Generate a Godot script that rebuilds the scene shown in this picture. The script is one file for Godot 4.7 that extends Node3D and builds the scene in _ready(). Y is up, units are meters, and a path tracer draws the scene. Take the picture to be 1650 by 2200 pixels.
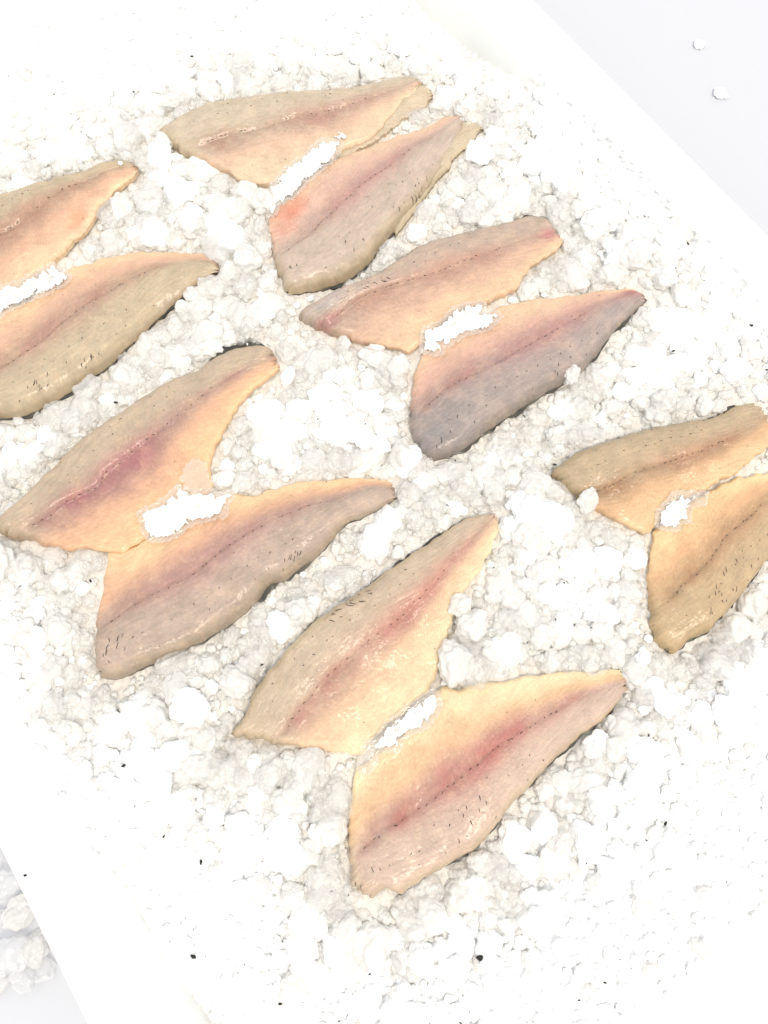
extends Node3D
# Butterflied fish fillets laid out on a tray of crushed ice, seen from above in soft daylight.

const MEAT := 0.845
const FOCAL := 1694.0
const EYE := 0.631
const PITCH := 1.253472
const LONG := Vector3(0.5657, 0, 0.8246)      # the tray's long side
const WIDE := Vector3(0.8246, 0, -0.5657)     # the tray's short side

var used := {}
var rng := RandomNumberGenerator.new()
var low := FastNoiseLite.new()
var mid := FastNoiseLite.new()
var fine := FastNoiseLite.new()

# map of the fillets' upper side over the tray (so that ice, membranes and marks can lie against them)
const GX0 := -0.56
const GZ0 := -0.92
const GC := 0.0015
const GNX := 760
const GNZ := 800
var top := PackedFloat32Array()
# coarse distance to the nearest fillet
const DC := 0.004
const DNX := 285
const DNZ := 300
var dist := PackedFloat32Array()

var flesh: StandardMaterial3D
var skin_mat: StandardMaterial3D
var film_mat: StandardMaterial3D
var flap_mat: StandardMaterial3D
var mark_mat: StandardMaterial3D
var frost: StandardMaterial3D
var wet: StandardMaterial3D
var damp: StandardMaterial3D
var melting: StandardMaterial3D
var slush: StandardMaterial3D
var clear_ice: StandardMaterial3D
var grain_picture: NoiseTexture2D
var lump_meshes: Array = []
var grain_mesh: ArrayMesh


# ---------- helpers ----------
func numbered(called: String) -> String:
	if not used.has(called):
		used[called] = 0
		return called
	used[called] += 1
	return "%s_%03d" % [called, used[called]]


func thing(called: String, label: String, category: String, at := Vector3.ZERO, group := "") -> Node3D:
	var o := Node3D.new()
	o.name = numbered(called)
	add_child(o)
	o.position = at
	tag(o, label, category, group)
	return o


func tag(o: Node, label: String, category := "", group := "") -> void:
	o.set_meta("label", label)
	if category:
		o.set_meta("category", category)
	if group:
		o.set_meta("group", group)


func part(called: String, mesh: Mesh, mat: Material, parent: Node3D, at := Vector3.ZERO) -> MeshInstance3D:
	var o := MeshInstance3D.new()
	o.mesh = mesh
	o.material_override = mat
	o.position = at
	if parent == self:
		o.name = numbered(called)
	else:
		var n := 0
		var s := called
		while parent.has_node(NodePath(s)):
			n += 1
			s = "%s_%03d" % [called, n]
		o.name = s
	parent.add_child(o, true)
	return o


# the point at height h that the photographer saw at (x, y) of the 1650 x 2200 picture
func seen(x: float, y: float, h := 0.0) -> Vector3:
	var dx := (x - 825.0) / FOCAL
	var dy := (1100.0 - y) / FOCAL
	var c := cos(PITCH)
	var s := sin(PITCH)
	var d := Vector3(dx, dy * c - s, -dy * s - c)
	var t := (h - EYE) / d.y
	return Vector3(d.x * t, h, d.z * t)


func sstep(a: float, b: float, x: float) -> float:
	var t := clampf((x - a) / (b - a), 0.0, 1.0)
	return t * t * (3.0 - 2.0 * t)


# level of the ice bed
func bed(x: float, z: float) -> float:
	var w := x * WIDE.x + z * WIDE.z
	var l := x * LONG.x + z * LONG.z
	var y := 0.007 * low.get_noise_2d(x * 100.0, z * 100.0) + 0.003 * mid.get_noise_2d(x * 100.0, z * 100.0)
	y -= 0.040 * sstep(0.425, 0.492, w + 0.012 * mid.get_noise_2d(x * 100.0 + 40.0, z * 100.0)) * sstep(-0.42, -0.60, l)
	y -= 0.030 * sstep(-0.170, -0.203, w + 0.008 * mid.get_noise_2d(x * 100.0, z * 100.0 + 70.0)) * sstep(0.0, 0.13, l)
	y += 0.011 * sstep(0.14, 0.216, l) * sstep(-0.12, -0.05, w)
	y += 0.012 * sstep(-0.13, -0.195, w) * sstep(-0.02, -0.09, l)
	y += 0.011 * sstep(0.40, 0.495, w) * sstep(-0.52, -0.40, l)
	return y


func top_at(x: float, z: float) -> float:
	var i := int((x - GX0) / GC)
	var j := int((z - GZ0) / GC)
	if i < 0 or j < 0 or i >= GNX or j >= GNZ:
		return -1.0
	return top[j * GNX + i]


func surface_at(x: float, z: float) -> float:
	return maxf(top_at(x, z), bed(x, z) + 0.002)


func dist_at(x: float, z: float) -> float:
	var i := int((x - GX0) / DC)
	var j := int((z - GZ0) / DC)
	if i < 0 or j < 0 or i >= DNX or j >= DNZ:
		return 0.3
	return dist[j * DNX + i]


func measure_distance() -> void:
	dist.resize(DNX * DNZ)
	dist.fill(9.0)
	for j in GNZ:
		for i in GNX:
			if top[j * GNX + i] > -0.9:
				var a := int(i * GC / DC)
				var b := int(j * GC / DC)
				if a < DNX and b < DNZ:
					dist[b * DNX + a] = 0.0
	var dg := DC * 1.4142
	for j in range(1, DNZ - 1):
		for i in range(1, DNX - 1):
			var k := j * DNX + i
			dist[k] = minf(dist[k], minf(minf(dist[k - 1], dist[k - DNX]) + DC, minf(dist[k - DNX - 1], dist[k - DNX + 1]) + dg))
	for j in range(DNZ - 2, 0, -1):
		for i in range(DNX - 2, 0, -1):
			var k := j * DNX + i
			dist[k] = minf(dist[k], minf(minf(dist[k + 1], dist[k + DNX]) + DC, minf(dist[k + DNX + 1], dist[k + DNX - 1]) + dg))


# a smooth curve through points of the picture, laid on the ice and cut into n equal steps
func curve(p: Array, n: int, h := 0.008) -> PackedVector2Array:
	var q: Array[Vector2] = []
	for i in range(0, p.size(), 2):
		var s := seen(p[i], p[i + 1], h)
		q.append(Vector2(s.x, s.z))
	var dense := PackedVector2Array()
	for i in q.size() - 1:
		var a := q[maxi(i - 1, 0)]
		var b := q[i]
		var c := q[i + 1]
		var d := q[mini(i + 2, q.size() - 1)]
		for k in 16:
			dense.append(b.cubic_interpolate(c, a, d, k / 16.0))
	dense.append(q[q.size() - 1])
	var at := PackedFloat32Array([0.0])
	for i in dense.size() - 1:
		at.append(at[i] + dense[i].distance_to(dense[i + 1]))
	var out := PackedVector2Array()
	var k := 0
	for i in n + 1:
		var want := at[at.size() - 1] * i / n
		while k < dense.size() - 2 and at[k + 1] < want:
			k += 1
		out.append(dense[k].lerp(dense[k + 1], clampf((want - at[k]) / maxf(at[k + 1] - at[k], 1e-7), 0.0, 1.0)))
	return out


func dome(s: float, r: float) -> float:
	var t := 1.0 - clampf(s / r, 0.0, 1.0)
	return sqrt(maxf(0.0, 1.0 - t * t))


func lin(r: float, g: float, b: float) -> Color:
	var c := Color(r / 255.0, g / 255.0, b / 255.0).srgb_to_linear() * MEAT
	var grey := c.r * 0.3 + c.g * 0.6 + c.b * 0.1
	return c.lerp(Color(grey, grey, grey), 0.02)


const NU := 210
const NV := 76

# One side of a fish. D, L and B are its back edge, its lateral line and its belly edge, each from the head cut to the tail.
func fillet(parent: Node3D, D: Array, L: Array, B: Array, tone: Dictionary, seed_at: float, lift := 0.0, mark_fill := 1.0) -> MeshInstance3D:
	var dc := curve(D, NU)
	var lc := curve(L, NU)
	var bc := curve(B, NU)
	var thick: float = tone.get("thick", 0.0155)
	var P := PackedVector3Array()
	var C := PackedColorArray()
	var U := PackedVector2Array()
	P.resize((NU + 1) * (NV + 1))
	C.resize(P.size())
	U.resize(P.size())
	var loin: Color = tone.loin
	var stripe: Color = tone.stripe
	var belly: Color = tone.belly
	var edge: Color = tone.edge
	var blush: Color = tone.get("blush", stripe)
	var pale: Color = tone.get("pale", belly)
	var blush_u: float = tone.get("blush_u", 0.45)
	var length := 0.0
	for i in NU:
		length += lc[i].distance_to(lc[i + 1])
	for i in NU + 1:
		var u := float(i) / NU
		var d := dc[i]
		var l := lc[i]
		var b := bc[i]
		var width := d.distance_to(l) + l.distance_to(b)
		var away := (d - b).normalized()
		d += away * (0.0006 * fine.get_noise_2d(u * 60.0, seed_at) + 0.0012 * mid.get_noise_2d(u * 60.0, seed_at))
		b -= away * (0.0004 * fine.get_noise_2d(u * 60.0, seed_at + 50.0) + 0.0026 * mid.get_noise_2d(u * 60.0, seed_at + 50.0) + 0.0006 * mid.get_noise_2d(u * 140.0, seed_at + 55.0))
		var ends := maxf(exp(-u / 0.06), exp(-(1.0 - u) / 0.05))
		var along := (lc[mini(i + 1, NU)] - lc[maxi(i - 1, 0)]).normalized()
		var t0 := thick * lerpf(1.0, 0.42, sstep(0.42, 1.0, u)) * lerpf(0.72, 1.0, sstep(0.0, 0.22, u))
		var narrow := clampf(width / 0.05, 0.3, 1.0)
		for j in NV + 1:
			var v := float(j) / NV
			var p: Vector2
			if v < 0.5:
				p = d.lerp(l, v * 2.0)
			else:
				p = l.lerp(b, v * 2.0 - 1.0)
			var q := d * (2.0 * (v - 0.5) * (v - 1.0)) + l * (-4.0 * v * (v - 1.0)) + b * (2.0 * v * (v - 0.5))
			p = p.lerp(q, ends)
			if ends > 0.05:
				p += along * ends * (0.0034 * mid.get_noise_2d(v * 40.0, seed_at + 90.0) + 0.0008 * mid.get_noise_2d(v * 90.0, seed_at + 95.0) + 0.0004 * fine.get_noise_2d(v * 60.0, seed_at + 90.0))
			var e := dome(v * width, 0.012) * dome((1.0 - v) * width, 0.004) * dome(u * length, 0.009) * dome((1.0 - u) * length, 0.008)
			var t := 0.0
			if v < 0.5:
				t = t0 * (0.84 + 0.16 * sin(PI * minf(v / 0.5 * 0.95, 1.0)))
			else:
				t = t0 * lerpf(0.84, 0.21, sstep(0.0, 0.85, (v - 0.5) * 2.0))
			var cut := sstep(0.0, 0.06, u) * lerpf(1.0, 0.25, sstep(0.45, 0.85, u))
			t -= 0.0015 * narrow * cut * exp(-pow((v - 0.505) / 0.034, 2.0))
			t -= 0.0020 * narrow * cut * exp(-pow((v - 0.57) / 0.085, 2.0))
			# muscle segments run aslant from the lateral line to both edges
			var seg := u * length / 0.0052 + 2.6 * absf(v - 0.5) * (2.0 if v < 0.5 else 1.4) + 0.9 * mid.get_noise_2d(u * 30.0 + seed_at, v * 9.0)
			var ridge := absf(fposmod(seg, 1.0) - 0.5) * 2.0
			var lump := mid.get_noise_3d(p.x * 260.0, seed_at, p.y * 260.0)
			var grit := fine.get_noise_2d(p.x * 3000.0, p.y * 3000.0)
			var y := bed(p.x, p.y) * 0.7 + 0.0035 + e * t + lift * sstep(0.6, 0.95, v)
			y += e * (0.00007 * ridge * sstep(0.02, 0.2, u) + 0.0007 * lump + 0.00016 * grit + 0.00022 * fine.get_noise_3d(p.x * 1100.0, 40.0, p.y * 1100.0))
			var k := i * (NV + 1) + j
			P[k] = Vector3(p.x, y, p.y)
			U[k] = Vector2(u * length, v * 0.08)
			P[k].y += e * 0.00025 * fine.get_noise_3d((u * length + 0.5 * absf(v - 0.5) * width) * 130.0, v * width * 1500.0, seed_at + 400.0)
			# colour of the flesh itself
			var wob := 0.03 * mid.get_noise_2d(u * 25.0, seed_at + 20.0)
			var x := v + wob
			var c := loin
			c = c.lerp(edge, (1.0 - sstep(0.0, 0.13, v)) * 0.75)
			c = c.lerp(edge, 0.55 * (1.0 - sstep(0.0, 0.05, u)))
			c = c.lerp(belly, sstep(0.50, 0.72, x))
			c = c.lerp(pale, sstep(0.70, 0.96, x + 0.12 * mid.get_noise_3d(p.x * 120.0, 7.0, p.y * 120.0)) * 0.85)
			var red := exp(-pow((x - 0.52) / (0.085 if x < 0.52 else 0.13), 2.0))
			red *= 0.95 * clampf(0.75 + 0.7 * mid.get_noise_2d(u * 32.0, seed_at + 200.0), 0.3, 1.1) * sstep(0.0, 0.1, u) * lerpf(1.0, 0.45, sstep(0.6, 1.0, u))
			c = c.lerp(stripe, red * (0.85 + 0.3 * lump))
			var soft := exp(-pow((x - 0.50) / 0.15, 2.0)) * exp(-pow((u - blush_u) / 0.24, 2.0))
			c = c.lerp(blush, 0.78 * soft)
			var line := exp(-pow((v - 0.503) / 0.010, 2.0)) * cut
			c = c.lerp(Color(stripe.r * 0.55, stripe.g * 0.58, stripe.b * 0.55), 0.35 * line * clampf(0.55 + 1.2 * mid.get_noise_2d(u * 50.0, seed_at + 210.0), 0.0, 1.0))
			var fibre0 := fine.get_noise_3d((u * length + 0.5 * absf(v - 0.5) * width) * 130.0, v * width * 1500.0, seed_at + 400.0)
			for spot in tone.get("spots", []):
				var r := Vector2((u - spot[0]) / spot[2], (v - spot[1]) / spot[3]).length() * (1.0 + 0.5 * mid.get_noise_3d(p.x * 200.0, 9.0, p.y * 200.0) + 0.25 * fibre0)
				c = c.lerp(spot[4], (1.0 - sstep(0.0, 1.0, r)) * 0.9)
			var fleck := fine.get_noise_3d(p.x * 1300.0, 3.0, p.y * 1300.0)
			var cloud := mid.get_noise_3d(p.x * 420.0, 60.0 + seed_at, p.y * 420.0)
			c = c.lerp(pale, clampf(0.22 * cloud + 0.25 * maxf(fleck - 0.25, 0.0), 0.0, 0.4))
			c = c.lerp(edge, clampf(-0.35 * cloud, 0.0, 0.3) * (1.0 - sstep(0.45, 0.6, v)))
			var run := (u * length + 0.5 * absf(v - 0.5) * width) * 130.0
			var fibre := fine.get_noise_3d(run, v * width * 1500.0, seed_at + 400.0) + 0.6 * mid.get_noise_3d(run * 2.0, v * width * 2200.0, seed_at)
			var f := 1.0 + 0.10 * fibre + 0.07 * fleck + 0.022 * (ridge - 0.5) * sstep(0.03, 0.2, v) + 0.10 * lump + 0.06 * grit
			c = Color(c.r * f, c.g * f, c.b * f)
			C[k] = c
			# the map of the upper side
			var gi := int((p.x - GX0) / GC)
			var gj := int((p.y - GZ0) / GC)
			for bj in 2:
				for bi in 2:
					var a := gi + bi
					var g := gj + bj
					if a >= 0 and g >= 0 and a < GNX and g < GNZ:
						top[g * GNX + a] = maxf(top[g * GNX + a], y)
	var mesh := sheet(P, C, U, NU, NV, 0.006)
	var o := part("fillet", mesh, flesh, parent, -parent.position)
	# the dark skin underneath, which shows as a thin rim along the back
	var sk := PackedVector3Array()
	var sc := PackedColorArray()
	var su := PackedVector2Array()
	var rim: float = tone.get("skin", 0.0012)
	for i in NU + 1:
		var u := float(i) / NU
		var d := P[i * (NV + 1)]
		var m := P[i * (NV + 1) + 6]
		var w := d - m
		w.y = 0
		w = w.normalized()
		var n := 0.5 + 1.1 * mid.get_noise_2d(u * 45.0, seed_at + 130.0) + 0.5 * mid.get_noise_2d(u * 160.0, seed_at)
		var spread := 1.7 * rim * clampf(n, 0.0, 2.0) * sstep(0.0, 0.08, u)
		if tone.has("skin_u"):
			spread *= 0.35 + 2.4 * exp(-pow((u - tone.skin_u) / 0.10, 2.0))
		for j in 4:
			var k := j / 3.0
			var s := d + w * lerpf(-0.004, spread, k)
			s.y = d.y - 0.0005 - 0.0010 * k * k + 0.0003 * mid.get_noise_2d(u * 120.0, j * 9.0)
			sk.append(s)
			sc.append(Color(0.022, 0.021, 0.018).lerp(Color(0.12, 0.105, 0.07), 0.35 + 0.6 * mid.get_noise_2d(u * 80.0, seed_at + k * 5.0)))
			su.append(Vector2(u, k))
	part("skin", sheet(sk, sc, su, NU, 3, 0.003), skin_mat, o)
	# pin bones and tiny dark veins in the flesh
	var st := SurfaceTool.new()
	st.begin(Mesh.PRIMITIVE_TRIANGLES)
	var r := RandomNumberGenerator.new()
	r.seed = int(seed_at * 13.0) + 5
	var rows := [[0.497, 0.06, 0.78, 27, 0.0022, 0.008], [0.25, 0.10, 0.70, 13, 0.0017, 0.02], [0.12, 0.15, 0.8, 8, 0.0017, 0.05], [0.6, 0.1, 0.9, 7, 0.0010, 0.38]]
	for row in rows:
		for n in row[3]:
			if r.randf() > 0.82 * mark_fill:
				continue
			var u: float = lerpf(row[1], row[2], (n + r.randf() * 0.6) / row[3])
			var v: float = row[0] + row[5] * (r.randf() - 0.5) * 2.0
			mark(st, P, u, v, row[4] * r.randf_range(0.4, 1.3), r.randf_range(-0.5, 0.5) + (0.5 if v < 0.4 else 0.15), length, r)
	for h in tone.get("hairs", []):
		for n in int(h[4]):
			mark(st, P, h[0] + r.randf_range(-1, 1) * h[2], h[1] + r.randf_range(-1, 1) * h[3], r.randf_range(0.002, 0.0055), r.randf_range(0.7, 1.5), length, r)
	st.generate_normals()
	var mk := part("pin_bones", st.commit(), mark_mat, o)
	mk.set_meta("kind", "stuff")
	return o


# a thin dark thread lying on a fillet, tapered to both ends
func mark(st: SurfaceTool, P: PackedVector3Array, u: float, v: float, long: float, turn: float, length: float, r: RandomNumberGenerator) -> void:
	var i := clampi(int(u * NU), 1, NU - 2)
	var j := clampi(int(v * NV), 1, NV - 2)
	var o := P[i * (NV + 1) + j]
	var e1 := (P[(i + 1) * (NV + 1) + j] - o).normalized()
	var e2 := (P[i * (NV + 1) + j + 1] - o).normalized()
	var up := e2.cross(e1).normalized()
	if up.y < 0:
		up = -up
	var a := (e1 * cos(turn) + e2 * sin(turn)).normalized()
	var b := up.cross(a).normalized()
	var bend := r.randf_range(-0.25, 0.25)
	var w := r.randf_range(0.00022, 0.00037)
	var n := 4
	var last: Array = []
	for k in n + 1:
		var t := float(k) / n - 0.5
		var c := o + a * t * long + b * bend * long * (t * t * 2.0) + up * 0.0001
		var s := w * (1.0 - 1.3 * t * t)
		var ring := [c - b * s, c + up * s * 1.2, c + b * s]
		if last:
			for m in 2:
				for q in [last[m], ring[m], ring[m + 1], last[m], ring[m + 1], last[m + 1]]:
					st.add_vertex(q)
		last = ring


# a grid of points as a mesh with smooth normals and a skirt that closes its sides
func sheet(P: PackedVector3Array, C: PackedColorArray, U: PackedVector2Array, nu: int, nv: int, skirt: float) -> ArrayMesh:
	var V := P.duplicate()
	var col := C.duplicate()
	var uv := U.duplicate()
	var N := PackedVector3Array()
	N.resize(P.size())
	var w := nv + 1
	var flip := 1.0
	for i in nu + 1:
		for j in nv + 1:
			var a := P[mini(i + 1, nu) * w + j] - P[maxi(i - 1, 0) * w + j]
			var b := P[i * w + mini(j + 1, nv)] - P[i * w + maxi(j - 1, 0)]
			var n := a.cross(b)
			n = n.normalized() if n.length() > 1e-12 else Vector3.UP
			if n.y < 0:
				n = -n
			N[i * w + j] = n
	var ci := (nu / 2) * w + nv / 2
	if (P[ci + w] - P[ci]).cross(P[ci + 1] - P[ci]).y < 0:
		flip = -1.0
	var I := PackedInt32Array()
	for i in nu:
		for j in nv:
			var a := i * w + j
			if flip > 0:
				I.append_array([a, a + 1, a + w, a + 1, a + w + 1, a + w])
			else:
				I.append_array([a, a + w, a + 1, a + 1, a + w, a + w + 1])
	var rim := PackedInt32Array()
	for i in nu:
		rim.append(i * w)
	for j in nv:
		rim.append(nu * w + j)
	for i in nu:
		rim.append((nu - i) * w + nv)
	for j in nv:
		rim.append(nv - j)
	var first := V.size()
	for k in rim.size():
		var p := P[rim[k]]
		var t := P[rim[(k + 1) % rim.size()]] - P[rim[(k + rim.size() - 1) % rim.size()]]
		var n := Vector3(-t.z, 0, t.x).normalized() * flip
		V.append(p)
		N.append(n)
		col.append(C[rim[k]])
		uv.append(U[rim[k]])
		V.append(p - Vector3(0, skirt, 0) - n * 0.0005)
		N.append(n)
		col.append(C[rim[k]])
		uv.append(U[rim[k]])
	for k in rim.size():
		var a := first + 2 * k
		var b := first + 2 * ((k + 1) % rim.size())
		if flip > 0:
			I.append_array([a, b, a + 1, b, b + 1, a + 1])
		else:
			I.append_array([a, a + 1, b, b, a + 1, b + 1])
	var arrays := []
	arrays.resize(Mesh.ARRAY_MAX)
	arrays[Mesh.ARRAY_VERTEX] = V
	arrays[Mesh.ARRAY_NORMAL] = N
	arrays[Mesh.ARRAY_COLOR] = col
	arrays[Mesh.ARRAY_TEX_UV] = uv
	arrays[Mesh.ARRAY_INDEX] = I
	var m := ArrayMesh.new()
	m.add_surface_from_arrays(Mesh.PRIMITIVE_TRIANGLES, arrays)
	return m


# a torn, crinkled film that lies over the fillets
func membrane(parent: Node3D, outline: Array, seed_at: float, tint: Color, called := "belly_membrane", rise := 0.0012, crease := 1.9, mat: Material = null, fringe := true) -> MeshInstance3D:
	var poly := PackedVector2Array()
	var raw := PackedVector2Array()
	for i in range(0, outline.size(), 2):
		var s := seen(outline[i], outline[i + 1], 0.009)
		raw.append(Vector2(s.x, s.z))
	for i in raw.size():
		var a := raw[i]
		var b := raw[(i + 1) % raw.size()]
		var steps := maxi(1, int(a.distance_to(b) / 0.0009))
		var side := (b - a).orthogonal().normalized()
		for k in steps:
			var p := a.lerp(b, float(k) / steps)
			poly.append(p + side * (0.0021 * mid.get_noise_2d(p.x * 900.0, p.y * 900.0 + seed_at) + 0.0006 * mid.get_noise_2d(p.x * 2100.0, p.y * 2100.0 + seed_at)))
	if fringe:
		var wide := Geometry2D.offset_polygon(poly, 0.0045)
		if wide.size() > 0:
			film(parent, "membrane_fringe", wide[0], seed_at + 3.0, Color(0.9, 0.88, 0.84), flap_mat, rise * 0.4, crease)
		strands(parent, poly, seed_at)
	var g := RandomNumberGenerator.new()
	g.seed = int(seed_at) + 700
	for n in 9 if fringe else 2:
		var c := poly[g.randi() % poly.size()]
		var hole := PackedVector2Array()
		var a := g.randf_range(0.0012, 0.0034)
		var turn := g.randf() * TAU
		for k in 12:
			hole.append(c + Vector2(cos(k * TAU / 12.0) * a * 1.8, sin(k * TAU / 12.0) * a * 0.6).rotated(turn) * g.randf_range(0.7, 1.2))
		var left := Geometry2D.clip_polygons(poly, hole)
		for piece in left:
			if not Geometry2D.is_polygon_clockwise(piece) and absf(area(piece)) > 0.6 * absf(area(poly)):
				poly = piece
				break
	return film(parent, called, poly, seed_at, tint, mat if mat else film_mat, rise, crease)


func area(p: PackedVector2Array) -> float:
	var a := 0.0
	for i in p.size():
		a += p[i].cross(p[(i + 1) % p.size()])
	return a / 2.0


# fine white threads of connective tissue that run out from a membrane
func strands(parent: Node3D, poly: PackedVector2Array, seed_at: float) -> void:
	var g := RandomNumberGenerator.new()
	g.seed = int(seed_at) + 40
	var mid_point := Vector2.ZERO
	for p in poly:
		mid_point += p / poly.size()
	var st := SurfaceTool.new()
	st.begin(Mesh.PRIMITIVE_TRIANGLES)
	for n in 26:
		var p := poly[g.randi() % poly.size()]
		var dir := (p - mid_point).normalized().rotated(g.randf_range(-0.9, 0.9))
		p -= dir * 0.002
		var long := g.randf_range(0.004, 0.011)
		var bend := g.randf_range(-0.8, 0.8)
		var w := g.randf_range(0.0002, 0.00045)
		var last: Array = []
		for k in 7:
			var t := k / 6.0
			var q := p + dir.rotated(bend * t) * long * t
			var c := Vector3(q.x, surface_at(q.x, q.y) + 0.0012, q.y)
			var side := Vector3(-dir.y, 0, dir.x) * w * (1.0 - 0.8 * t)
			var ring := [c - side, c + Vector3(0, w, 0), c + side]
			if last:
				for m in 2:
					for v in [last[m], ring[m], ring[m + 1], last[m], ring[m + 1], last[m + 1]]:
						st.set_color(Color(0.88, 0.87, 0.84))
						st.add_vertex(v)
			last = ring
	st.generate_normals()
	var o := part("membrane_strands", st.commit(), film_mat, parent, -parent.position)
	o.set_meta("kind", "stuff")


func film(parent: Node3D, called: String, poly: PackedVector2Array, seed_at: float, tint: Color, mat: Material, rise: float, crease: float) -> MeshInstance3D:
	var box := Rect2(poly[0], Vector2.ZERO)
	for p in poly:
		box = box.expand(p)
	var cell := 0.0016
	var st := SurfaceTool.new()
	st.begin(Mesh.PRIMITIVE_TRIANGLES)
	st.set_smooth_group(0)
	for i in int(box.size.x / cell) + 1:
		for j in int(box.size.y / cell) + 1:
			var o := box.position + Vector2(i, j) * cell
			var quad := PackedVector2Array([o, o + Vector2(cell, 0), o + Vector2(cell, cell), o + Vector2(0, cell)])
			for piece in Geometry2D.intersect_polygons(quad, poly):
				var tri := Geometry2D.triangulate_polygon(piece)
				for k in range(0, tri.size(), 3):
					var t := [piece[tri[k]], piece[tri[k + 1]], piece[tri[k + 2]]]
					if (t[1] - t[0]).cross(t[2] - t[0]) < 0:
						t.reverse()
					for q in t:
						var y := 0.0
						for ox in [-0.003, 0.0, 0.003]:
							for oz in [-0.003, 0.0, 0.003]:
								y = maxf(y, surface_at(q.x + ox, q.y + oz)) if ox or oz else y + 0.0
						y = maxf(y, surface_at(q.x, q.y))
						y += rise + crease * (0.0016 * absf(mid.get_noise_2d(q.x * 1300.0 + q.y * 700.0, q.y * 1900.0 + seed_at)) + 0.0007 * fine.get_noise_2d(q.x * 1500.0, q.y * 1500.0))
						st.set_color(tint)
						st.add_vertex(Vector3(q.x, y, q.y))
	st.index()
	st.generate_normals()
	return part(called, st.commit(), mat, parent, -parent.position)


func icosphere(levels: int) -> Array:
	var t := (1.0 + sqrt(5.0)) / 2.0
	var v: Array[Vector3] = []
	for p in [[-1, t, 0], [1, t, 0], [-1, -t, 0], [1, -t, 0], [0, -1, t], [0, 1, t], [0, -1, -t], [0, 1, -t], [t, 0, -1], [t, 0, 1], [-t, 0, -1], [-t, 0, 1]]:
		v.append(Vector3(p[0], p[1], p[2]).normalized())
	var f := [[0, 11, 5], [0, 5, 1], [0, 1, 7], [0, 7, 10], [0, 10, 11], [1, 5, 9], [5, 11, 4], [11, 10, 2], [10, 7, 6], [7, 1, 8], [3, 9, 4], [3, 4, 2], [3, 2, 6], [3, 6, 8], [3, 8, 9], [4, 9, 5], [2, 4, 11], [6, 2, 10], [8, 6, 7], [9, 8, 1]]
	for level in levels:
		var halves := {}
		var g := []
		for tri in f:
			var m := []
			for k in 3:
				var a: int = mini(tri[k], tri[(k + 1) % 3])
				var b: int = maxi(tri[k], tri[(k + 1) % 3])
				var key := a * 100000 + b
				if not halves.has(key):
					halves[key] = v.size()
					v.append((v[a] + v[b]).normalized())
				m.append(halves[key])
			g.append([tri[0], m[0], m[2]])
			g.append([tri[1], m[1], m[0]])
			g.append([tri[2], m[2], m[1]])
			g.append([m[0], m[1], m[2]])
		f = g
	return [v, f]


# a lump of ice of radius about 1: knobbly, worn round by melting, with a few broken faces
func ice_shape(seed_at: int, levels: int, rough: float) -> ArrayMesh:
	var made := icosphere(levels)
	var v: Array[Vector3] = made[0]
	var n := FastNoiseLite.new()
	n.seed = seed_at
	n.frequency = 1.0
	n.fractal_octaves = 2
	var g := FastNoiseLite.new()
	g.seed = seed_at + 9
	g.noise_type = FastNoiseLite.TYPE_CELLULAR
	g.cellular_return_type = FastNoiseLite.RETURN_DISTANCE
	g.frequency = 2.6
	var r := RandomNumberGenerator.new()
	r.seed = seed_at
	var cuts: Array[Plane] = []
	for k in 3:
		cuts.append(Plane(Vector3(r.randfn(), r.randfn(), r.randfn()).normalized(), r.randf_range(0.74, 0.98)))
	var st := SurfaceTool.new()
	st.begin(Mesh.PRIMITIVE_TRIANGLES)
	st.set_smooth_group(0)
	var out: Array[Vector3] = []
	for p in v:
		var q := p * (1.0 + 0.34 * n.get_noise_3dv(p * 0.9))
		for c in cuts:
			var over := c.distance_to(q)
			if over > 0.0:
				q -= c.normal * over * 0.85
		q += p * rough * (0.13 * n.get_noise_3dv(p * 3.1) + 0.05 * n.get_noise_3dv(p * 8.0) - 0.10 * g.get_noise_3dv(p))
		out.append(q)
	for tri in made[1]:
		for k in [0, 2, 1]:
			st.add_vertex(out[tri[k]])
	st.index()
	st.generate_normals()
	return st.commit()


func ice_material(albedo: Color, through: float, rough: float, bump: float, soft := 0.0) -> StandardMaterial3D:
	var m := StandardMaterial3D.new()
	m.albedo_color = Color(albedo.r, albedo.g, albedo.b, 1.0 - through)
	m.roughness = rough
	if soft > 0.0:
		m.subsurf_scatter_enabled = true
		m.subsurf_scatter_strength = soft
	if through > 0.0:
		m.transparency = BaseMaterial3D.TRANSPARENCY_ALPHA
	m.heightmap_enabled = true
	m.heightmap_texture = grain_picture
	m.heightmap_scale = bump
	m.uv1_triplanar = true
	m.uv1_world_triplanar = true
	m.uv1_scale = Vector3.ONE * 16.0
	return m


func noise_picture(seed_at: int, frequency: float, kind: int, octaves: int) -> NoiseTexture2D:
	var n := FastNoiseLite.new()
	n.seed = seed_at
	n.noise_type = kind
	n.frequency = frequency
	n.fractal_octaves = octaves
	var t := NoiseTexture2D.new()
	t.width = 512
	t.height = 512
	t.seamless = true
	t.noise = n
	return t


func inside_tray(x: float, z: float, margin: float) -> bool:
	var w := x * WIDE.x + z * WIDE.z
	var l := x * LONG.x + z * LONG.z
	var over := 0.010
	return w > -0.202 + margin - over * sstep(-0.02, -0.09, l) and w < 0.508 - margin + over * sstep(-0.52, -0.40, l) and l < 0.225 - margin + over * sstep(-0.12, -0.05, w) and l > -1.0


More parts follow.
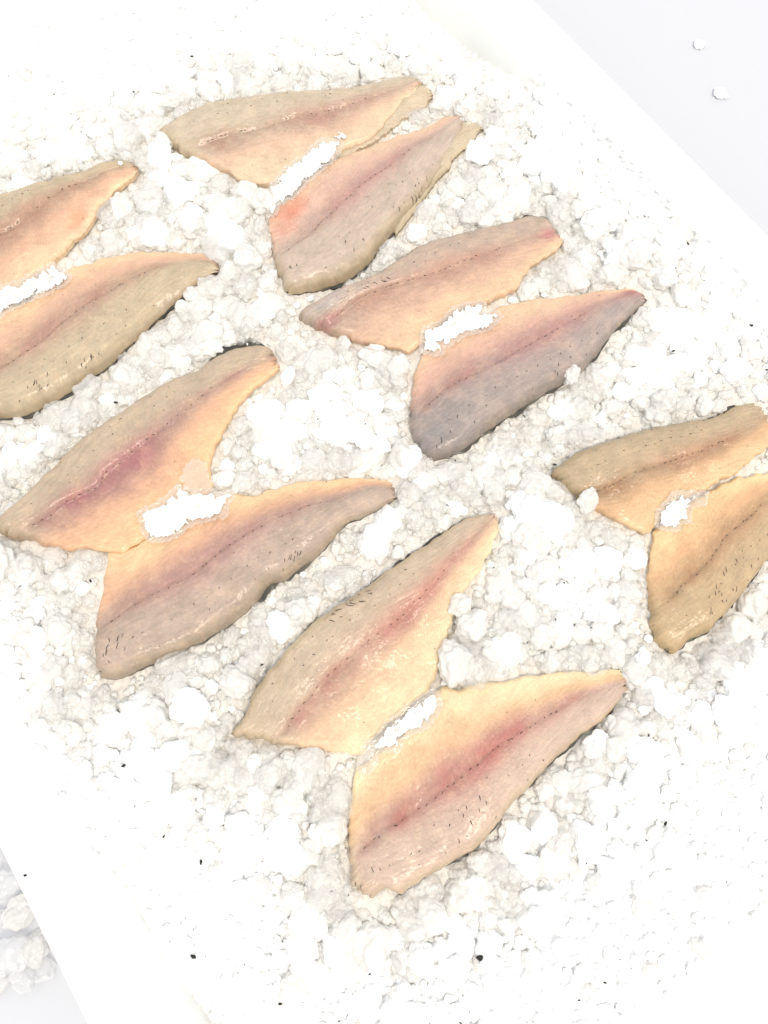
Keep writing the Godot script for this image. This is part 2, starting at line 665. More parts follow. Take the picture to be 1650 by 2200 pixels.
func lump_pose(p: Vector3, r: float, squash: float, g: RandomNumberGenerator) -> Transform3D:
	var b := Basis(Vector3(g.randfn(), g.randfn(), g.randfn()).normalized(), g.randf() * TAU)
	b = b.scaled_local(Vector3(g.randf_range(0.8, 1.25), g.randf_range(0.7, 1.1), g.randf_range(0.75, 1.2)))
	b = Basis.from_scale(Vector3(r, r * squash, r)) * b
	return Transform3D(b, p)


func copies(called: String, mesh: Mesh, mat: Material, poses: Array, parent: Node3D) -> void:
	var mm := MultiMesh.new()
	mm.transform_format = MultiMesh.TRANSFORM_3D
	mm.mesh = mesh
	mm.instance_count = poses.size()
	for i in poses.size():
		mm.set_instance_transform(i, poses[i])
	var o := MultiMeshInstance3D.new()
	o.name = called
	o.multimesh = mm
	o.material_override = mat
	o.set_meta("kind", "stuff")
	parent.add_child(o, true)


# a ring of rounded-rectangle loops (distance outside the tray's inner edge, height) closed into a moulded tray
func tray_loops(loops: Array, w0: float, w1: float, l0: float, l1: float) -> ArrayMesh:
	var per := 44
	var V: Array[Vector3] = []
	for lp in loops:
		var out: float = lp[0]
		var r := maxf(0.035 + out, 0.006)
		var corners := [[w1 + out - r, l1 + out - r, 0.0], [w0 - out + r, l1 + out - r, PI / 2], [w0 - out + r, l0 - out + r, PI], [w1 + out - r, l0 - out + r, PI * 1.5]]
		for c in corners:
			for k in 11:
				var a: float = c[2] + PI / 2 * k / 10.0
				var w: float = c[0] + r * cos(a)
				var l: float = c[1] + r * sin(a)
				V.append(WIDE * w + LONG * l + Vector3(0, lp[1], 0))
	var st := SurfaceTool.new()
	st.begin(Mesh.PRIMITIVE_TRIANGLES)
	st.set_smooth_group(0)
	for i in loops.size() - 1:
		for k in per:
			var a := V[i * per + k]
			var b := V[i * per + (k + 1) % per]
			var c := V[(i + 1) * per + (k + 1) % per]
			var d := V[(i + 1) * per + k]
			for q in [a, d, c, a, c, b]:
				st.add_vertex(q)
	st.index()
	st.generate_normals()
	return st.commit()


func plain(color: Color, rough: float) -> StandardMaterial3D:
	var m := StandardMaterial3D.new()
	m.albedo_color = color
	m.roughness = rough
	return m


func _ready() -> void:
	rng.seed = 7
	# ---------- camera, sky, light, exposure ----------
	var cam := Camera3D.new()
	cam.name = "camera"
	cam.position = Vector3(0, EYE, 0)
	cam.rotation = Vector3(-PITCH, 0, 0)
	cam.fov = 65.9954
	cam.near = 0.02
	cam.far = 60.0
	add_child(cam)
	cam.current = true
	var sky_mat := ProceduralSkyMaterial.new()
	sky_mat.sky_top_color = Color(0.95, 0.957, 0.97)
	sky_mat.sky_horizon_color = Color(0.90, 0.91, 0.93)
	sky_mat.ground_horizon_color = Color(0.72, 0.72, 0.72)
	sky_mat.ground_bottom_color = Color(0.5, 0.5, 0.5)
	sky_mat.sky_energy_multiplier = 1.0
	sky_mat.sun_angle_max = 0.0
	var sky := Sky.new()
	sky.sky_material = sky_mat
	var env := Environment.new()
	env.background_mode = Environment.BG_SKY
	env.sky = sky
	env.tonemap_mode = Environment.TONE_MAPPER_LINEAR
	env.tonemap_exposure = 1.3
	env.sdfgi_enabled = true
	env.ssao_enabled = true
	env.ssil_enabled = true
	var we := WorldEnvironment.new()
	we.name = "sky_and_air"
	we.environment = env
	add_child(we)
	var sun := DirectionalLight3D.new()
	sun.name = "daylight"
	sun.light_energy = 0.45
	sun.light_color = Color(1.0, 0.955, 0.89)
	sun.light_angular_distance = 18.0
	sun.shadow_enabled = true
	add_child(sun)
	sun.look_at_from_position(Vector3(0.22, 1.0, 0.42), Vector3.ZERO)

	low.seed = 3
	low.frequency = 0.075
	low.fractal_octaves = 2
	mid.seed = 11
	mid.frequency = 0.16
	mid.fractal_octaves = 2
	fine.seed = 23
	fine.frequency = 0.5
	fine.fractal_octaves = 1

	# ---------- materials ----------
	flesh = StandardMaterial3D.new()
	flesh.vertex_color_use_as_albedo = true
	flesh.roughness = 0.42
	flesh.metallic_specular = 0.45
	flesh.subsurf_scatter_enabled = true
	flesh.subsurf_scatter_strength = 0.12
	flesh.clearcoat_enabled = true
	flesh.clearcoat = 0.45
	flesh.clearcoat_roughness = 0.2
	flesh.heightmap_enabled = true
	flesh.heightmap_texture = noise_picture(5, 0.09, FastNoiseLite.TYPE_SIMPLEX_SMOOTH, 3)
	flesh.heightmap_scale = 0.05
	flesh.uv1_triplanar = true
	flesh.uv1_world_triplanar = true
	flesh.uv1_scale = Vector3.ONE * 22.0
	skin_mat = StandardMaterial3D.new()
	skin_mat.vertex_color_use_as_albedo = true
	skin_mat.roughness = 0.35
	film_mat = StandardMaterial3D.new()
	film_mat.vertex_color_use_as_albedo = true
	film_mat.roughness = 0.3
	film_mat.backlight_enabled = true
	film_mat.backlight = Color(0.35, 0.35, 0.34)
	flap_mat = plain(Color(0.93, 0.90, 0.86, 0.3), 0.2)
	flap_mat.transparency = BaseMaterial3D.TRANSPARENCY_ALPHA
	mark_mat = plain(Color(0.13, 0.10, 0.085), 0.5)
	grain_picture = noise_picture(41, 0.09, FastNoiseLite.TYPE_SIMPLEX_SMOOTH, 4)
	frost = ice_material(Color(0.955, 0.958, 0.955), 0.0, 0.45, 0.05)
	wet = ice_material(Color(0.95, 0.94, 0.92), 0.74, 0.09, 0.03)
	damp = ice_material(Color(0.95, 0.943, 0.925), 0.3, 0.2, 0.04)
	melting = ice_material(Color(0.955, 0.947, 0.93), 0.55, 0.16, 0.03)
	slush = ice_material(Color.WHITE, 0.0, 0.22, 0.06)
	slush.vertex_color_use_as_albedo = true
	clear_ice = ice_material(Color(0.95, 0.95, 0.95), 0.75, 0.1, 0.02)

	# ---------- setting: table and tray ----------
	var table := thing("display_table", "white plastic table top under and around the fish tray", "table", Vector3(0, -0.07, 0))
	table.set_meta("kind", "structure")
	var slab := BoxMesh.new()
	slab.size = Vector3(6.0, 0.03, 7.0)
	var table_mat := plain(Color(0.785, 0.792, 0.812), 0.5)
	table_mat.heightmap_enabled = true
	table_mat.heightmap_texture = noise_picture(9, 0.03, FastNoiseLite.TYPE_SIMPLEX_SMOOTH, 3)
	table_mat.heightmap_scale = 0.01
	table_mat.uv1_triplanar = true
	table_mat.uv1_scale = Vector3.ONE * 6.0
	part("table_top", slab, table_mat, table, Vector3(0, -0.015, -0.3))

	var tray := thing("fish_tray", "large white plastic tray with wide rounded rim holding the ice", "tray")
	var tray_mat := plain(Color(0.92, 0.925, 0.915), 0.32)
	part("rim", tray_loops([[-0.010, -0.055], [-0.002, 0.002], [0.001, 0.010], [0.006, 0.0145], [0.014, 0.016], [0.045, 0.016], [0.053, 0.0145], [0.058, 0.010], [0.060, 0.002], [0.057, -0.069]], -0.202, 0.508, -1.05, 0.225), tray_mat, tray)
	var floor_mesh := BoxMesh.new()
	floor_mesh.size = Vector3(0.71, 0.004, 1.274)
	var fl := part("floor", floor_mesh, tray_mat, tray)
	fl.transform = Transform3D(Basis(WIDE, Vector3.UP, -WIDE.cross(Vector3.UP)).orthonormalized(), WIDE * 0.153 + LONG * -0.413 + Vector3(0, -0.055, 0))

	# ---------- the fish ----------
	top.resize(GNX * GNZ)
	top.fill(-1.0)
	build_fish()
	measure_distance()
	build_ice()
	build_small_things()


func build_fish() -> void:
	var group := "butterflied fish fillets laid out on the crushed ice"
	var white := Color(0.86, 0.865, 0.865)
	# pair lying underneath the topmost fish
	var tone := {"loin": lin(214, 196, 166), "stripe": lin(200, 174, 144), "belly": lin(218, 198, 170), "edge": lin(206, 186, 152), "thick": 0.006, "skin": 0.0}
	var under := thing("fish_fillet", "cream fillet lying under the topmost fish with only its two tail tips showing", "fish fillet", seen(930, 235), "")
	fillet(under, [700, 215, 780, 195, 840, 180, 900, 180, 920, 187], [690, 250, 760, 240, 830, 222, 900, 198, 928, 195], [730, 335, 793, 300, 826, 275, 876, 241, 908, 222, 927, 203], tone, 301.0, 0.0, 0.0)
	fillet(under, [850, 500, 905, 428, 945, 371, 968, 352, 974, 334, 1005, 309, 1034, 276], [830, 430, 880, 370, 930, 320, 980, 290, 1033, 271], [840, 380, 890, 320, 940, 285, 991, 263, 1025, 262], tone, 307.0, 0.0, 0.0)
	# topmost
	var at := seen(660, 400)
	var f := thing("butterflied_fish", "topmost butterflied fish, red bruise by its membrane and a second pair of tails beneath", "fish", at, group)
	tone = {"loin": lin(207, 190, 166), "stripe": lin(176, 130, 110), "belly": lin(226, 190, 162), "pale": lin(238, 214, 178), "edge": lin(190, 170, 130), "blush": lin(192, 150, 134), "blush_u": 0.62, "skin": 0.0006, "skin_u": 0.97}
	fillet(f, [331, 281, 360, 265, 415, 242, 461, 224, 530, 211, 622, 205, 701, 198, 761, 187, 811, 175, 850, 163, 882, 167], [404, 331, 438, 318, 484, 302, 530, 288, 595, 277, 655, 260, 715, 244, 761, 228, 807, 212, 853, 194, 899, 174], [544, 392, 590, 390, 640, 365, 700, 338, 740, 320, 793, 293, 830, 258, 862, 221, 890, 196, 903, 182], tone, 1.0, 0.003)
	tone = {"loin": lin(204, 185, 168), "stripe": lin(180, 132, 118), "belly": lin(228, 188, 166), "pale": lin(234, 198, 166), "edge": lin(182, 162, 126), "blush": lin(200, 150, 140), "blush_u": 0.5, "skin": 0.0013,
		"spots": [[0.12, 0.86, 0.13, 0.24, lin(228, 148, 120)]], "hairs": [[0.62, 0.07, 0.10, 0.05, 12], [0.30, 0.15, 0.04, 0.06, 4], [0.06, 0.30, 0.02, 0.06, 3]]}
	fillet(f, [618, 632, 668, 622, 724, 604, 784, 567, 820, 521, 853, 484, 890, 442, 917, 406, 945, 364, 968, 323, 993, 270], [592, 566, 641, 528, 668, 507, 701, 470, 747, 433, 788, 394, 830, 364, 876, 327, 922, 295, 959, 272, 990, 254], [576, 458, 598, 435, 632, 412, 668, 375, 710, 342, 760, 322, 793, 310, 840, 288, 885, 275, 925, 258, 950, 247, 972, 244], tone, 31.0)
	membrane(f, [581, 463, 576, 415, 596, 396, 618, 369, 650, 346, 692, 311, 728, 311, 726, 327, 682, 371, 650, 392, 632, 412, 595, 433], 1.0, white)
	membrane(f, [718, 296, 728, 289, 741, 292, 744, 300, 733, 304, 722, 302], 4.0, white, "belly_membrane", 0.0012, 1.5, null, false)
	# left
	at = seen(110, 620)
	f = thing("butterflied_fish", "butterflied fish cut off by the left border, pale ice chip on its upper tail", "fish", at, group)
	tone = {"loin": lin(200, 181, 151), "stripe": lin(170, 122, 100), "belly": lin(230, 184, 152), "pale": lin(244, 214, 172), "edge": lin(186, 166, 136), "blush": lin(186, 142, 120), "blush_u": 0.5, "skin": 0.0008,
		"spots": [[0.66, 0.86, 0.09, 0.14, lin(238, 170, 132)]]}
	fillet(f, [-260, 600, -200, 540, -130, 480, -60, 442, 0, 418, 55, 402, 100, 388, 121, 375, 161, 365, 212, 349, 252, 338, 276, 341], [-190, 665, -140, 625, -70, 565, 0, 517, 15, 508, 45, 491, 70, 468, 106, 438, 142, 411, 194, 385, 236, 368, 289, 352], [-100, 715, -60, 680, 0, 645, 60, 608, 112, 576, 122, 555, 145, 529, 170, 502, 194, 472, 209, 444, 230, 420, 261, 399, 282, 379, 291, 364], tone, 61.0, 0.003)
	tone = {"loin": lin(202, 183, 153), "stripe": lin(172, 126, 102), "belly": lin(232, 186, 154), "pale": lin(244, 206, 164), "edge": lin(186, 166, 136), "blush": lin(188, 146, 130), "blush_u": 0.42, "skin": 0.0015,
		"hairs": [[0.50, 0.06, 0.04, 0.03, 6], [0.33, 0.10, 0.06, 0.06, 8]]}
	fillet(f, [-120, 880, -95, 893, -50, 900, 0, 893, 45, 887, 100, 865, 142, 840, 182, 811, 230, 778, 279, 732, 303, 708, 321, 681, 355, 656, 388, 632, 436, 599, 469, 582], [-125, 855, -60, 830, 0, 796, 45, 768, 91, 741, 121, 717, 152, 690, 188, 662, 242, 626, 288, 599, 333, 578, 388, 568, 433, 562, 468, 570], [-110, 735, -60, 700, 0, 668, 60, 640, 118, 606, 145, 573, 194, 559, 227, 546, 273, 535, 318, 531, 382, 534, 425, 535, 446, 545], tone, 91.0)
	membrane(f, [-40, 676, -20, 650, 0, 629, 30, 620, 60, 611, 97, 593, 118, 578, 144, 594, 136, 611, 112, 624, 91, 632, 60, 642, 30, 653, 8, 668, -15, 684], 8.0, white)
	# middle right
	at = seen(980, 720)
	f = thing("butterflied_fish", "butterflied fish with purplish tail ends and a grey lower side, right of the middle", "fish", at, group)
	tone = {"loin": lin(194, 171, 153), "stripe": lin(182, 136, 116), "belly": lin(220, 180, 154), "pale": lin(240, 204, 164), "edge": lin(166, 150, 128), "blush": lin(200, 155, 136), "blush_u": 0.5, "skin": 0.0009, "skin_u": 0.93,
		"spots": [[0.03, 0.46, 0.12, 0.16, lin(186, 130, 122)], [0.96, 0.55, 0.07, 0.30, lin(192, 124, 124)], [0.08, 0.22, 0.16, 0.24, lin(190, 178, 172)]], "hairs": [[0.25, 0.36, 0.08, 0.02, 6]]}
	fillet(f, [643, 674, 671, 654, 717, 631, 783, 606, 829, 578, 905, 529, 956, 509, 1023, 494, 1084, 481, 1119, 466, 1160, 460, 1178, 466], [700, 706, 735, 674, 775, 649, 828, 628, 870, 616, 930, 598, 985, 575, 1023, 557, 1060, 542, 1110, 522, 1150, 508, 1196, 492], [884, 752, 912, 728, 940, 702, 975, 672, 1012, 655, 1048, 649, 1079, 634, 1109, 616, 1124, 590, 1150, 562, 1175, 542, 1195, 531, 1213, 517], tone, 121.0, 0.003)
	tone = {"loin": lin(178, 161, 153), "stripe": lin(178, 130, 116), "belly": lin(226, 180, 158), "pale": lin(242, 204, 166), "edge": lin(144, 132, 120), "blush": lin(196, 146, 140), "blush_u": 0.6, "skin": 0.0016,
		"spots": [[0.05, 0.22, 0.22, 0.32, lin(150, 142, 140)], [0.95, 0.6, 0.06, 0.3, lin(190, 124, 122)]], "hairs": [[0.55, 0.12, 0.03, 0.04, 3], [0.08, 0.2, 0.06, 0.1, 5]]}
	fillet(f, [936, 981, 956, 981, 992, 965, 1033, 934, 1084, 896, 1140, 858, 1186, 832, 1247, 797, 1282, 761, 1313, 720, 1343, 685, 1389, 649], [883, 908, 926, 868, 962, 840, 1007, 817, 1058, 789, 1109, 761, 1160, 735, 1211, 705, 1262, 674, 1313, 649, 1354, 634, 1383, 638], [905, 756, 925, 738, 965, 712, 1000, 690, 1043, 669, 1084, 654, 1150, 641, 1211, 636, 1262, 626, 1323, 616, 1352, 617, 1372, 625], tone, 151.0)
	membrane(f, [908, 720, 928, 712, 951, 702, 967, 685, 987, 667, 1033, 659, 1035, 669, 1028, 677, 1063, 674, 1071, 682, 1048, 702, 1007, 710, 977, 723, 961, 738, 939, 735, 946, 758, 926, 753, 905, 756, 916, 735], 12.0, white)
	# middle left
	at = seen(400, 1110)
	f = thing("butterflied_fish", "butterflied fish with black skin on its upper tail corner, left of the middle", "fish", at, group)
	tone = {"loin": lin(198, 177, 153), "stripe": lin(164, 106, 102), "belly": lin(230, 182, 146), "pale": lin(246, 206, 156), "edge": lin(176, 158, 126), "blush": lin(176, 112, 116), "blush_u": 0.36, "skin": 0.0024, "skin_u": 0.93}
	fillet(f, [-8, 1136, 10, 1112, 53, 1067, 96, 1022, 155, 966, 213, 923, 277, 875, 352, 825, 427, 790, 448, 771, 512, 745, 573, 735], [48, 1160, 69, 1137, 107, 1115, 160, 1078, 213, 1051, 240, 1019, 293, 982, 347, 939, 395, 894, 443, 851, 491, 814, 533, 787, 587, 763], [262, 1188, 300, 1166, 340, 1135, 385, 1100, 430, 1075, 456, 1050, 455, 1000, 464, 961, 480, 923, 507, 881, 533, 841, 565, 814, 597, 790], tone, 181.0, 0.003)
	tone = {"loin": lin(192, 169, 153), "stripe": lin(172, 120, 106), "belly": lin(232, 182, 146), "pale": lin(248, 212, 164), "edge": lin(170, 152, 128), "blush": lin(190, 148, 140), "blush_u": 0.4, "skin": 0.0018, "skin_u": 0.55,
		"hairs": [[0.62, 0.10, 0.07, 0.04, 9], [0.07, 0.24, 0.04, 0.10, 9]]}
	fillet(f, [216, 1451, 240, 1457, 267, 1451, 320, 1425, 384, 1398, 453, 1361, 512, 1323, 555, 1286, 576, 1254, 613, 1241, 635, 1222, 672, 1198, 699, 1174, 741, 1126, 784, 1105, 850, 1070], [205, 1368, 229, 1346, 261, 1323, 299, 1297, 347, 1273, 384, 1254, 427, 1230, 469, 1195, 523, 1158, 576, 1129, 640, 1099, 720, 1075, 789, 1051, 847, 1045], [229, 1187, 262, 1178, 300, 1163, 340, 1138, 400, 1100, 470, 1068, 501, 1062, 555, 1060, 587, 1046, 640, 1035, 720, 1027, 789, 1021, 830, 1027], tone, 211.0)
	membrane(f, [307, 1107, 341, 1091, 384, 1062, 395, 1051, 405, 1067, 453, 1065, 501, 1067, 483, 1083, 480, 1107, 448, 1113, 416, 1121, 395, 1129, 384, 1147, 363, 1155, 325, 1153, 315, 1131], 16.0, white)
	membrane(f, [392, 1036, 403, 1005, 421, 988, 445, 998, 453, 1030, 461, 1059, 427, 1064, 398, 1058], 20.0, Color(0.80, 0.68, 0.54), "loose_flap", 0.0016, 1.2, flap_mat, false)
	# bottom
	at = seen(880, 1560)
	f = thing("butterflied_fish", "largest butterflied fish, lowest in the photo, rosy stripe and ragged head end", "fish", at, group)
	tone = {"loin": lin(205, 183, 159), "stripe": lin(180, 118, 106), "belly": lin(238, 200, 162), "pale": lin(248, 226, 184), "edge": lin(190, 168, 128), "blush": lin(206, 136, 122), "blush_u": 0.62, "skin": 0.0009, "skin_u": 0.75,
		"hairs": [[0.48, 0.10, 0.08, 0.05, 14]]}
	fillet(f, [489, 1578, 528, 1530, 540, 1490, 580, 1436, 631, 1376, 688, 1325, 756, 1279, 825, 1228, 899, 1180, 950, 1146, 1001, 1111, 1045, 1104], [590, 1597, 614, 1570, 631, 1544, 677, 1490, 705, 1459, 739, 1428, 785, 1388, 825, 1359, 865, 1328, 893, 1297, 933, 1257, 973, 1205, 1018, 1154, 1066, 1106], [779, 1621, 795, 1594, 830, 1560, 876, 1522, 915, 1487, 938, 1450, 952, 1400, 968, 1355, 975, 1310, 1007, 1262, 1013, 1249, 1035, 1211, 1058, 1171, 1071, 1130], tone, 241.0, 0.003)
	tone = {"loin": lin(214, 187, 169), "stripe": lin(180, 116, 104), "belly": lin(240, 198, 154), "pale": lin(249, 226, 182), "edge": lin(200, 176, 142), "blush": lin(200, 124, 114), "blush_u": 0.50, "skin": 0.0010,
		"hairs": [[0.4, 0.22, 0.10, 0.12, 8], [0.05, 0.3, 0.04, 0.1, 4]]}
	fillet(f, [802, 1930, 832, 1910, 862, 1922, 893, 1900, 944, 1872, 1001, 1838, 1053, 1792, 1098, 1735, 1144, 1684, 1201, 1624, 1258, 1576, 1315, 1530, 1349, 1484], [750, 1858, 790, 1815, 830, 1781, 865, 1761, 916, 1724, 967, 1684, 1018, 1644, 1075, 1599, 1132, 1564, 1201, 1524, 1269, 1490, 1351, 1462], [764, 1652, 790, 1634, 822, 1608, 862, 1572, 902, 1530, 940, 1488, 958, 1474, 990, 1478, 1060, 1465, 1130, 1452, 1200, 1445, 1270, 1441, 1310, 1436, 1338, 1442], tone, 271.0)
	membrane(f, [779, 1648, 790, 1610, 825, 1576, 853, 1547, 893, 1519, 933, 1493, 939, 1513, 916, 1553, 876, 1570, 853, 1587, 850, 1607, 825, 1599, 796, 1616, 802, 1636, 788, 1653], 24.0, white)
	# right
	at = seen(1480, 1110)
	f = thing("butterflied_fish", "brownish butterflied fish cut off by the right border, its upper head end under ice", "fish", at, group)
	tone = {"loin": lin(194, 171, 139), "stripe": lin(162, 116, 78), "belly": lin(226, 182, 138), "pale": lin(240, 206, 158), "edge": lin(174, 154, 116), "blush": lin(188, 142, 112), "blush_u": 0.6, "skin": 0.0008, "skin_u": 0.9}
	fillet(f, [1188, 1007, 1226, 979, 1271, 960, 1317, 945, 1362, 926, 1408, 914, 1468, 905, 1544, 892, 1580, 875, 1617, 869], [1240, 1062, 1283, 1060, 1302, 1052, 1332, 1037, 1362, 1022, 1389, 1010, 1423, 1001, 1453, 992, 1492, 979, 1518, 966, 1544, 955, 1574, 940, 1605, 922, 1645, 896], [1385, 1148, 1405, 1130, 1440, 1095, 1480, 1068, 1520, 1048, 1553, 1028, 1589, 1010, 1614, 988, 1635, 970, 1650, 952, 1659, 925], tone, 331.0, 0.003)
	tone = {"loin": lin(200, 173, 135), "stripe": lin(174, 126, 84), "belly": lin(236, 188, 140), "pale": lin(248, 216, 164), "edge": lin(194, 166, 120), "blush": lin(198, 152, 112), "blush_u": 0.5, "skin": 0.0011,
		"hairs": [[0.3, 0.2, 0.18, 0.12, 12]]}
	fillet(f, [1441, 1401, 1456, 1401, 1483, 1373, 1520, 1358, 1550, 1328, 1583, 1292, 1605, 1264, 1626, 1237, 1650, 1207, 1700, 1150, 1760, 1080, 1800, 1040], [1399, 1316, 1414, 1304, 1438, 1285, 1468, 1252, 1492, 1234, 1520, 1204, 1553, 1158, 1580, 1134, 1614, 1104, 1650, 1073, 1720, 1040, 1797, 1012], [1408, 1136, 1440, 1112, 1480, 1082, 1520, 1056, 1560, 1033, 1589, 1022, 1620, 1019, 1650, 1013, 1720, 1000, 1784, 1000], tone, 361.0)
	membrane(f, [1417, 1125, 1417, 1110, 1441, 1076, 1459, 1066, 1483, 1064, 1514, 1066, 1511, 1073, 1486, 1079, 1477, 1098, 1474, 1113, 1459, 1119, 1462, 1129, 1438, 1131], 28.0, white)


func build_ice() -> void:
	for k in 8:
		lump_meshes.append(ice_shape(100 + k * 17, 4, 0.5))
	grain_mesh = ice_shape(900, 2, 0.9)
	var ice := thing("crushed_ice", "bed of crushed white ice filling the tray around the fish", "ice")
	# packed ice below
	var nu := 500
	var nv := 300
	var P := PackedVector3Array()
	var C := PackedColorArray()
	var U := PackedVector2Array()
	for i in nu + 1:
		for j in nv + 1:
			var p := LONG * lerpf(-1.03, 0.241, float(i) / nu) + WIDE * lerpf(-0.217, 0.522, float(j) / nv)
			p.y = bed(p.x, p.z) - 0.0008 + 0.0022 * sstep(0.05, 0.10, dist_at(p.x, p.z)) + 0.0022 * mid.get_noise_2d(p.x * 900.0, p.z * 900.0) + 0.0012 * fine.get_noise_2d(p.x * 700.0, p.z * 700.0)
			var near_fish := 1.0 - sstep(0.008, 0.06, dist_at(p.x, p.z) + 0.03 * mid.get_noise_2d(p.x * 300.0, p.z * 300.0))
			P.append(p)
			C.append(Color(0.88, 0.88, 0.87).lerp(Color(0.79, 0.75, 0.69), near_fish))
			U.append(Vector2(p.x, p.z))
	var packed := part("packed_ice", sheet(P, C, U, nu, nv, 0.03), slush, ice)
	packed.set_meta("kind", "stuff")
	# lumps: worn round near the fish, where the ice is wet and coarse
	var big := []
	var g := RandomNumberGenerator.new()
	g.seed = 77
	var step := 0.0115
	for i in range(-38, 38):
		for j in range(-64, 20):
			var x := (i + g.randf()) * step
			var z := (j + g.randf()) * step
			var turn := g.randf()
			var s := g.randf()
			if not inside_tray(x, z, 0.012) or absf(x) > 0.5 or z > 0.2:
				continue
			var d := dist_at(x, z)
			var coarse := 1.0 - sstep(0.03, 0.13, d + 0.05 * low.get_noise_2d(x * 100.0 + 9.0, z * 100.0))
			var r := lerpf(0.0045, 0.0065, s) + coarse * lerpf(0.0, 0.0082, pow(s, 1.4))
			if d < r * 0.55:
				continue
			if turn > 0.40 + 0.6 * coarse:
				continue
			var y := bed(x, z) + lerpf(-0.2, 0.25, g.randf()) * r
			big.append([r, lump_pose(Vector3(x, y, z), r, 0.82, g), coarse, x, z])
	# the 290 that show largest are pieces of their own
	var near := big.filter(func(b): return absf(b[3]) < 0.32 and b[4] > -0.66 and b[4] < 0.15)
	near.sort_custom(func(a, b): return a[0] > b[0])
	var own := {}
	for k in mini(290, near.size()):
		own[near[k]] = true
		var b: Array = near[k]
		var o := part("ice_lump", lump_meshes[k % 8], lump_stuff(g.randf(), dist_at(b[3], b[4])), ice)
		o.transform = b[1]
	var rest := {}
	for b in big:
		if not own.has(b):
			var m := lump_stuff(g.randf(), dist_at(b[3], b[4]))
			if not rest.has(m):
				rest[m] = []
			rest[m].append(b[1])
	var k := 1
	for m in rest:
		copies("small_ice_lumps" if k == 1 else "small_ice_lumps_%03d" % (k - 1), lump_meshes[k], m, rest[m], ice)
		k += 1
	# grains between and on the lumps
	var dry := []
	var soaked := []
	step = 0.0058
	for i in range(-88, 88):
		for j in range(-150, 38):
			var x := (i + g.randf()) * step
			var z := (j + g.randf()) * step
			var s := g.randf()
			if not inside_tray(x, z, 0.004):
				continue
			var d := dist_at(x, z)
			var r := lerpf(0.0018, 0.0040, s * s)
			if d < 0.0005 + r * 0.3 or (d < 0.03 and s > 0.25 and s < 0.62):
				continue
			var y := bed(x, z) + lerpf(-0.0034, lerpf(0.0016, 0.0008, sstep(0.05, 0.10, d)), g.randf()) * (1.0 if d > 0.012 else 0.6) + 0.0015 * sstep(0.05, 0.10, d)
			var w := x * WIDE.x + z * WIDE.z
			var l := x * LONG.x + z * LONG.z
			if w < -0.199 or w > 0.504 or l > 0.221:
				if s > 0.5:
					continue
				y = 0.0162 + 0.3 * r
			var pose := lump_pose(Vector3(x, y, z), r, 0.85, g)
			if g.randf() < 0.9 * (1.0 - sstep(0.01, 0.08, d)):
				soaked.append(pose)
			else:
				dry.append(pose)
	copies("ice_grains", grain_mesh, frost, dry, ice)
	copies("wet_ice_grains", grain_mesh, damp, soaked, ice)


# wet and half clear close to the fish, frosty farther off
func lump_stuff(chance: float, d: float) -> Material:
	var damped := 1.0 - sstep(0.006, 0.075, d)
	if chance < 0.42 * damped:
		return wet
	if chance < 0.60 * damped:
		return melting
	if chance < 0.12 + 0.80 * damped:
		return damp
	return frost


func lump_thing(label: String, x: float, y: float, h: float, rx: float, mat: Material, k: int, group := "", tall := 0.75) -> MeshInstance3D:
	var g := RandomNumberGenerator.new()
	g.seed = 500 + k
	var r := rx / FOCAL * (EYE - h) / sin(PITCH) * 0.95
	var o := part("ice_lump", lump_meshes[k % 8], mat, self)
	var t := lump_pose(Vector3.ZERO, r, tall, g)
	var p := seen(x, y, h + r * tall * 0.55)
	t.origin = Vector3(p.x, h + r * tall * 0.72, p.z)
	o.transform = t
	tag(o, label, "ice", group)
	return o


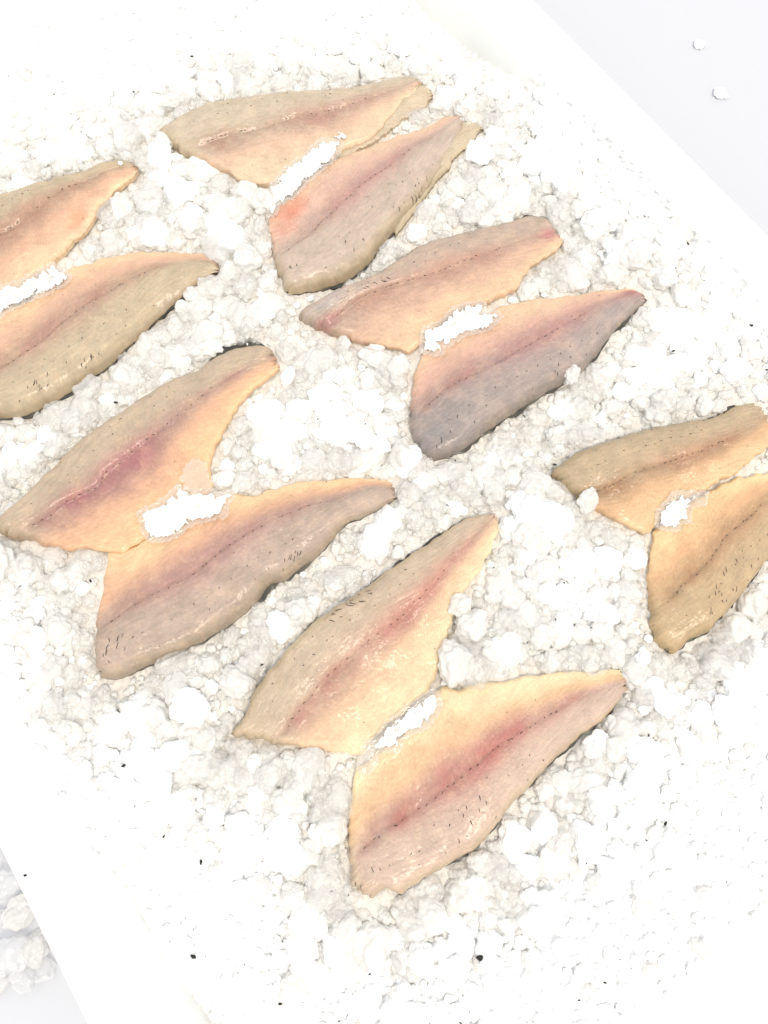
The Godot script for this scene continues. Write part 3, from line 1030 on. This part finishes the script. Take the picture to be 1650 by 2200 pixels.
func build_small_things() -> void:
	# lumps that lie against or on the fish
	for a in [
		["small round ice lump on the belly edge of the lowest fish's upper side", 988, 1300, 24, 0],
		["large ice lump just below the small round one, resting on the lowest fish", 1014, 1345, 42, 1],
		["broad pale ice lump in the notch between the two tails of the lowest fish", 978, 1425, 44, 2],
		["upright ice lump poking over the head end of the right fish", 1264, 1078, 26, 3],
		["glassy ice lump on the back edge of the grey fish side", 1226, 806, 24, 4],
		["ice lump against the head tip of the topmost fish", 352, 306, 24, 5],
		["ice lump in the head notch between the two sides of the middle-right fish", 856, 790, 30, 6]]:
		var s := seen(a[1], a[2])
		lump_thing(a[0], a[1], a[2], bed(s.x, s.z) + (0.004 if dist_at(s.x, s.z) < 0.003 else 0.001), a[3], damp, a[4], "", 0.8)
	# lumps spilled on the table beside the tray, lower left
	var n := 10
	for a in [
		["topmost spilled ice lump outside the left rim, cut by the left border", -14, 1838, 30],
		["clear ice lump spilled beside the left rim, second from the top", 14, 1905, 30],
		["clear ice lump touching the left rim's outer edge, above the largest spilled lump", 44, 1962, 30],
		["clear ice lump at the left border, level with the lump that touches the rim", -12, 1972, 26],
		["largest clear ice lump of the spilled heap outside the left rim", 18, 2062, 44],
		["clear ice lump between the largest spilled lump and the tray rim", 76, 2036, 30],
		["small clear ice lump at the right end of the spilled heap, against the rim", 92, 2080, 22],
		["clear ice lump at the bottom of the spilled heap, next to bare table", 52, 2104, 26],
		["small clear ice lump in the bottom left corner of the spilled heap", -6, 2118, 20]]:
		lump_thing(a[0], a[1], a[2], -0.07, a[3], clear_ice if n % 3 else melting, n, "ice lumps spilled beside the tray", 0.6)
		n += 1
	lump_thing("small white ice chip on the table near the top right corner, upper one", 1503, 96, -0.07, 15, frost, 21, "", 0.4)
	lump_thing("white ice chip on the table right of the tray, lower and larger one", 1548, 200, -0.07, 19, frost, 22, "", 0.4)
	var tail_chip := lump_thing("tiny white ice chip on the tail of the left fish's upper side", 259, 353, 0.010, 6, frost, 23)
	tail_chip.position.y = 0.0125
	# dark specks
	var st := icosphere(1)
	var ball := ice_shape(333, 2, 2.0)
	var dark := plain(Color(0.09, 0.08, 0.07), 0.7)
	for a in [
		["black speck on the tray's left rim", 54, 1881, 3.0, true],
		["black speck in the gap where the ice meets the left rim", 231, 1886, 4.5, true],
		["black sliver in a hollow of the ice, bottom left", 415, 2055, 5.0, false],
		["dark grit cluster on the white ice, bottom middle", 1031, 2058, 6.5, false],
		["dark speck on the ice at the right border", 1615, 699, 4.5, false],
		["thin dark sliver on the white ice between the lowest fish and the right fish", 1271, 1351, 4.0, false],
		["dark forked speck on the ice, left of the lowest fish", 265, 1645, 4.0, false]]:
		var s := seen(a[1], a[2])
		var y := 0.0165 if a[1] == 54 else bed(s.x, s.z) + 0.006
		s = seen(a[1], a[2], y)
		var o := part("dark_speck", ball, dark, self, s)
		var r: float = a[3] / FOCAL * (EYE - y) / sin(PITCH)
		o.transform = Transform3D(Basis(Vector3.UP, -0.6 + a[1]).scaled_local(Vector3(r, r * 0.35, r * 0.6)), s)
		tag(o, a[0], "speck")
	# grit and scales strewn over the ice, too small to count
	var g := RandomNumberGenerator.new()
	g.seed = 99
	var poses := []
	while poses.size() < 110:
		var s := seen(g.randf_range(0, 1650), g.randf_range(0, 2200))
		if not inside_tray(s.x, s.z, 0.01) or dist_at(s.x, s.z) < 0.004:
			continue
		s.y = bed(s.x, s.z) + 0.0055
		var r := lerpf(0.00028, 0.00095, pow(g.randf(), 2.5))
		poses.append(Transform3D(Basis(Vector3.UP, g.randf() * TAU).scaled_local(Vector3(r * 1.8, r * 0.5, r)), s))
	var holder := thing("grit", "tiny dark specks of grit strewn over the crushed ice", "grit")
	copies("specks", grain_mesh, dark, poses, holder)
	holder.set_meta("kind", "stuff")
